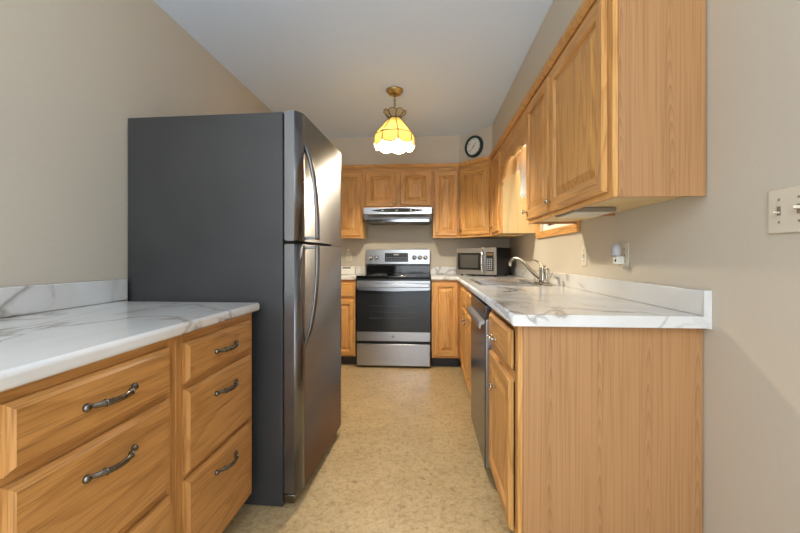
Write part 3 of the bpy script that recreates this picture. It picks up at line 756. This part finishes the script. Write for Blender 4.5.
# ------------------------------------------------------------------ range hood
hd = thing('range_hood', 'stainless under-cabinet range hood above the range', 'range hood', (-.676, 4.06, 1.475))
HW = .716; HDp = YB - 4.06 - .004
b = MB(); b.prism([(0, .030), (0, .172), (HDp, .172), (HDp, .020), (.10, .008), (.05, .012)][0:0] + [(.0, .085), (.0, .152), (HDp, .152), (HDp, .03), (.055, .03), (.030, .055)], 0, HW, 'yz'); sh = b.build('shell', 'steel_x', hd)
# slanted lip under the front
b = MB(); b.prism([(.056, .0285), (HDp - .005, .0285), (HDp - .005, .006), (.075, .0)], .03, HW - .03, 'yz'); b.build('filter', 'label_grey', sh)
b = MB(); b.prism([(.030, .030), (.050, .030), (.054, .003), (.034, .006)], .028, HW - .028, 'yz'); b.build('lip', 'chrome', sh)
n = 24; el = []
for i in range(n + 1):
    x = .08 + (HW - .16) * i / n; u = 2 * i / n - 1; el.append((x, .122 + .024 * (1 - abs(u) ** 2.4)))
for i in range(n, -1, -1):
    x = .08 + (HW - .16) * i / n; u = 2 * i / n - 1; el.append((x, .122 - .018 * (1 - abs(u) ** 3) - .0005))
b = MB(); b.prism(el, -.003, -.0005, 'xz'); pn = b.build('control_strip', 'gasket', sh)
for x in (.20, .35): MB().box(x - .012, x + .012, -.007, -.0033, .116, .128, 0, .0015).build('button', 'keypad', pn)
for x in (.50, .55, .60): MB().lathe([(.012, -.0033), (.012, -.010), (.008, -.012)], 14, 'y', (x, 0, .123)).build('button', 'pewter', pn)
b = MB(); b.box(HW / 2 - .14, HW / 2 + .14, .10, .20, -.012, -.001, 0, .004); b.build('lamp_lens', 'greyplastic', sh)

# ------------------------------------------------------------------ microwave
mw = thing('microwave', 'stainless and black microwave on the counter in the corner', 'microwave', (.300, 4.195, CT), math.radians(-38))
MW, MH, MD = .472, .278, .322
b = MB(); b.box(0, MW, .022, MD, .014, MH + .014, 0, .006); b.build('case', 'darkcase', mw)
for x in (.04, MW - .04):
    for y in (.05, MD - .04): MB().lathe([(.012, 0), (.012, .01), (.008, .0145)], 12, 'z', (x, y, 0)).build('foot', 'rubber', mw)
MDW = .345
md = MB().box(.001, MDW, 0, .0215, .016, MH + .012, 0, .004).build('door', 'steel_x', mw)
b = MB(); b.box(.022, MDW - .038, -.003, -.0004, .062, MH - .040, 0, .001); wn = b.build('window', 'blackglass', md)
b = MB(); b.box(.055, MDW - .075, -.0042, -.0031, .085, MH - .062); b.build('screen_mesh', 'mesh', wn)
b = MB(); b.tube(smooth_path([(MDW - .016, -.001, .045), (MDW - .016, -.022, .06), (MDW - .016, -.036, .11), (MDW - .016, -.038, .145), (MDW - .016, -.036, .19), (MDW - .016, -.022, .24), (MDW - .016, -.001, .255)], 6), .010, 12); b.build('handle', 'chrome', md)
cp = MB().box(MDW + .002, MW - .001, 0, .0215, .016, MH + .012, 0, .004).build('control_panel', 'steel_x', mw)
kp = MB().box(MDW + .018, MW - .028, -.003, -.0004, .055, MH - .035, 0, .002).build('keypad_plate', 'black', cp)
b = MB()
for i in range(3):
    for j in range(6): b.box(MDW + .026 + i * .022, MDW + .041 + i * .022, -.0042, -.0031, .066 + j * .020, .079 + j * .020)
b.build('keypad', 'keypad', kp)
b = MB(); b.box(MDW + .025, MW - .035, -.0042, -.0031, MH - .066, MH - .046); b.build('display', 'bronze', kp)

# ------------------------------------------------------------------ pendant lamp
PX, PY = -.258, 3.02
lp = thing('pendant_lamp', 'lit amber glass pendant lamp hanging from the ceiling', 'lamp', (PX, PY, ZC))
b = MB(); b.lathe([(.066, -.0005), (.066, -.012), (.060, -.018), (.052, -.022), (.048, -.034), (.034, -.042), (.012, -.046), (.008, -.056)], 32); b.build('canopy', 'brass', lp)
b = MB()
for i in range(7): b.torus((0, 0, -.066 - i * .0165), .0075, .0021, 'y' if i % 2 else 'x', 12, 6, 1.55)
b.build('chain', 'pewter', lp)
sh = MB()
def ringpt(r, z, k, off=0): a = 2 * PI * (k + off) / 8; return (r * math.cos(a), r * math.sin(a), z)
Zc0, Zc1, Zb = -.222, -.352, -.418
OFF = .31
for k in range(8):
    A, B = k + OFF, k + 1 + OFF
    sh.face([ringpt(.045, Zc0, A), ringpt(.045, Zc0, B), ringpt(.152, Zc1, B), ringpt(.152, Zc1, A)])
    # band with a scalloped foot
    m = 6; top = [Vector(ringpt(.152, Zc1, A)).lerp(Vector(ringpt(.152, Zc1, B)), i / m) for i in range(m + 1)]
    bot = [Vector(ringpt(.160, Zb, A)).lerp(Vector(ringpt(.160, Zb, B)), i / m) + Vector((0, 0, -.022 * math.sin(PI * i / m))) for i in range(m + 1)]
    for i in range(m): sh.face([top[i], top[i + 1], bot[i + 1], bot[i]])
shade = sh.build('shade', 'amber', lp)
fb = MB()
for k in range(8):
    A, B = k + OFF, k + 1 + OFF; m = 6
    a1, b1 = Vector(ringpt(.160, Zb, A)), Vector(ringpt(.160, Zb, B))
    rows = []
    for (r, z, s_) in ((.1605, Zb - .001, .022), (.1625, Zb - .008, .0215), (.161, Zb - .015, .021), (.158, Zb - .020, .021)):
        p, q = Vector(ringpt(r, z, A)), Vector(ringpt(r, z, B))
        rows.append([fb.bm.verts.new(p.lerp(q, i / m) * (1 + .0) + Vector((0, 0, -s_ * math.sin(PI * i / m))) + (p + q).normalized() * (.003 * math.sin(PI * i / m))) for i in range(m + 1)])
    for a, c in zip(rows, rows[1:]):
        for i in range(m): f = fb.bm.faces.new((a[i], a[i + 1], c[i + 1], c[i])); f.smooth = True
fb.build('fringe', 'opal', shade)
cb = MB()
for k in range(8):
    A, B = k + OFF, k + 1 + OFF; m = 6
    lo = [Vector(ringpt(.040, Zc0 + .002, A)).lerp(Vector(ringpt(.040, Zc0 + .002, B)), i / m) for i in range(m + 1)]
    hi = []
    for i in range(m + 1):
        p = Vector(ringpt(.086, Zc0 + .040, A)).lerp(Vector(ringpt(.086, Zc0 + .040, B)), i / m); s_ = math.sin(PI * i / m)
        hi.append(p + Vector((p.x, p.y, 0)).normalized() * .008 * s_ + Vector((0, 0, .016 * s_)))
    for i in range(m): cb.face([lo[i], lo[i + 1], hi[i + 1], hi[i]])
crown = cb.build('crown', 'cream', lp)
cm = MB()
for k in range(8):
    A = k + OFF; B = A + 1
    cm.tube([ringpt(.046, Zc0, A), ringpt(.153, Zc1, A), ringpt(.161, Zb, A)], .0034, 6)
    cm.tube([ringpt(.153, Zc1, A), ringpt(.153, Zc1, B)], .0032, 6)
    pts = [Vector(ringpt(.161, Zb, A)).lerp(Vector(ringpt(.161, Zb, B)), i / 6) + Vector((0, 0, -.022 * math.sin(PI * i / 6))) for i in range(7)]
    cm.tube(pts, .003, 6)
cm.build('came', 'came', shade)
cm = MB()
for k in range(8):
    A = k + OFF; B = A + 1
    cm.tube([ringpt(.041, Zc0 + .002, A), ringpt(.087, Zc0 + .040, A)], .003, 6)
    pts = []
    for i in range(7):
        p = Vector(ringpt(.086, Zc0 + .040, A)).lerp(Vector(ringpt(.086, Zc0 + .040, B)), i / 6); s_ = math.sin(PI * i / 6)
        pts.append(p + Vector((p.x, p.y, 0)).normalized() * .008 * s_ + Vector((0, 0, .016 * s_)))
    cm.tube(pts, .0028, 6)
cm.torus((0, 0, Zc0), .043, .004, 'z', 24, 8)
cm.build('came', 'came', crown)
b = MB(); b.lathe([(.010, -.172), (.010, -.225), (.0385, -.2245), (.0385, -.230), (.020, -.236), (.020, -.318)], 20); b.build('socket', 'brass', lp)
b = MB(); b.lathe([(.012, -.319), (.014, -.333), (.026, -.358), (.030, -.378), (.028, -.395), (.018, -.410), (.005, -.415)], 20); b.build('bulb', 'bulb', lp)

# ------------------------------------------------------------------ clock on the angled soffit
mx_, my_ = .479, (SY - (.479 - .335))
ck = thing('wall_clock', 'round dark-rimmed wall clock on the angled soffit', 'clock', (mx_ - .0007, my_ - .0007, 2.245), -PI / 4)
CR = .112
b = MB(); b.lathe([(CR, 0), (CR, -.02), (CR - .006, -.030), (CR - .014, -.033), (CR - .024, -.028), (CR - .026, -.016)], 48, 'y', cap=False); b.bm.faces.new([v for v in b.bm.verts if abs(v.co.y) < 1e-6][:48]) if 0 else None; b.build('frame', 'clockframe', ck)
b = MB(); b.lathe([(CR - .024, -.004), (CR - .024, -.014)], 48, 'y'); fc = b.build('face', 'clockface', ck)
for i in range(1, 13):
    text_mesh('numeral', [(str(i), 0, 0, .022)], 'black', fc, .0004, ((CR - .040) * math.sin(i * PI / 6), -.0147, (CR - .040) * math.cos(i * PI / 6)))
def hand(L, wd, a, y, nm):
    b = MB(); b.prism([(-wd, -.012), (wd, -.012), (wd * .5, L), (-wd * .5, L)], y - .001, y, 'xz'); b.build(nm, 'black', ck, (0, 0, 0), (0, a, 0))
hand(.045, .0035, math.radians(38), -.0165, 'hour_hand'); hand(.066, .0028, math.radians(222), -.0180, 'minute_hand')
b = MB(); b.lathe([(.005, -.0148), (.005, -.020)], 12, 'y'); b.build('pivot', 'black', ck)

# ------------------------------------------------------------------ small things on walls and counters
def plate(name, label, cat, loc, rz, w_, h_, mat='ivory'):
    t = thing(name, label, cat, loc, rz, {'wall_outlet': 'wall outlets', 'light_switch': 'light switches'}.get(name))
    MB().box(-w_ / 2, w_ / 2, -.006, -.0005, -h_ / 2, h_ / 2, 0, .003, 3).build('plate', mat, t)
    return t
def screw(t, x, z): MB().lathe([(.0035, -.0062), (.0032, -.0075), (.001, -.0078)], 10, 'y', (x, 0, z)).build('screw', 'greyplastic', t)
def socket_face(t, z):
    o = MB().lathe([(.0165, -.0062), (.0165, -.0085)], 20, 'y', (0, 0, z)).build('receptacle', 'ivory', t)
    MB().box(-.0075, -.005, -.0092, -.0086, z - .003, z + .006).box(.005, .0075, -.0092, -.0086, z - .003, z + .006).build('slot', 'black', o)
# double toggle plate near the right edge
t = plate('light_switch', 'double toggle light switch plate on the right wall, at the photo edge', 'light switch', (XR, 1.066, 1.232), R_, .130, .118, 'ivory')
for x, up in ((-.030, -1), (.026, 1)):
    MB().box(x - .005, x + .005, -.0078, -.0062, -.012, .012).build('toggle_slot', 'greyplastic', t)
    MB().prism([(x - .0045, .000 - .006 * (up < 0)), (x + .0045, .000 - .006 * (up < 0)), (x + .0035, .006 - .006 * (up < 0) + .002 * up), (x - .0035, .006 - .006 * (up < 0) + .002 * up)], -.024, -.0079, 'xz').build('toggle', 'ivory', t)
    for z in (-.030, .030): screw(t, x, z)
# switch below the window
t = plate('light_switch', 'single light switch plate on the right wall, below the window casing', 'light switch', (XR, 2.385, 1.116), R_, .072, .118, 'ivory')
MB().box(-.005, .005, -.0078, -.0062, -.012, .012).build('toggle_slot', 'greyplastic', t)
MB().box(-.0045, .0045, -.020, -.0079, -.004, .004).build('toggle', 'white', t)
for z in (-.03, .03): screw(t, 0, z)
# outlet and night light
t = plate('wall_outlet', 'outlet plate on the right wall, with a night light plugged in', 'outlet', (XR, 1.905, 1.118), R_, .072, .120, 'ivory')
socket_face(t, .028); socket_face(t, -.028); screw(t, 0, 0)
nl = thing('night_light', 'small white plug-in night light with frosted shade', 'night light', (XR - .0095, 1.915, 1.118), R_)
b = MB(); b.box(-.022, .022, -.038, -.0005, -.042, -.004, 0, .006, 3); bb = b.build('base', 'white', nl)
MB().lathe([(.007, -.0385), (.006, -.041), (.002, -.042)], 14, 'y', (.012, 0, -.024)).build('light_sensor', 'black', bb)
b = MB(); b.lathe([(.021, -.003), (.022, .01), (.021, .03), (.018, .048), (.010, .056), (.003, .058)], 20, 'z', (0, -.0300, 0)); b.build('shade', 'frost', nl)
# outlet left of the range
t = plate('wall_outlet', 'outlet plate on the back wall left of the range', 'outlet', (-.925, YB, 1.12), 0, .072, .118, 'ivory')
socket_face(t, .026); socket_face(t, -.026); screw(t, 0, 0)
nl = thing('plug_in_freshener', 'small white plug-in air freshener above the left counter', 'air freshener', (-.925, YB - .0095, 1.15), 0)
b = MB(); b.box(-.02, .02, -.03, -.0005, -.022, .016, 0, .008, 3); b.build('body', 'white', nl)
b = MB(); b.lathe([(.013, .0165), (.016, .028), (.014, .042), (.006, .050)], 16, 'z', (0, -.017, 0)); b.build('cap', 'white', nl)
# small white box on the counter
t = thing('storage_box', 'small white box with dark top slot on the counter left of the range', 'box', (-.90, 4.36, CT), .03)
b = MB(); b.box(-.082, .082, -.05, .05, .0005, .062, 0, .006, 3); bb = b.build('body', 'white', t)
b = MB(); b.box(-.085, .085, -.053, .053, .0625, .084, 0, .008, 3); ld = b.build('lid', 'white', t)
b = MB(); b.box(-.055, .035, -.0545, -.0532, .069, .080); b.build('slot', 'black', ld)
# fixture under the largest wall cabinet
t = thing('under_cabinet_light', 'slim grey light fixture mounted under the largest wall cabinet', 'light fixture', (.735, 1.92, UZ0 + .013))
b = MB(); b.box(-.10, .08, -.17, .08, -.020, -.001, 0, .003); b.build('housing', 'greyplastic', t)
b = MB(); b.box(-.092, .072, -.162, .072, -.024, -.0205, 0, .001); b.build('diffuser', 'ivory', t)
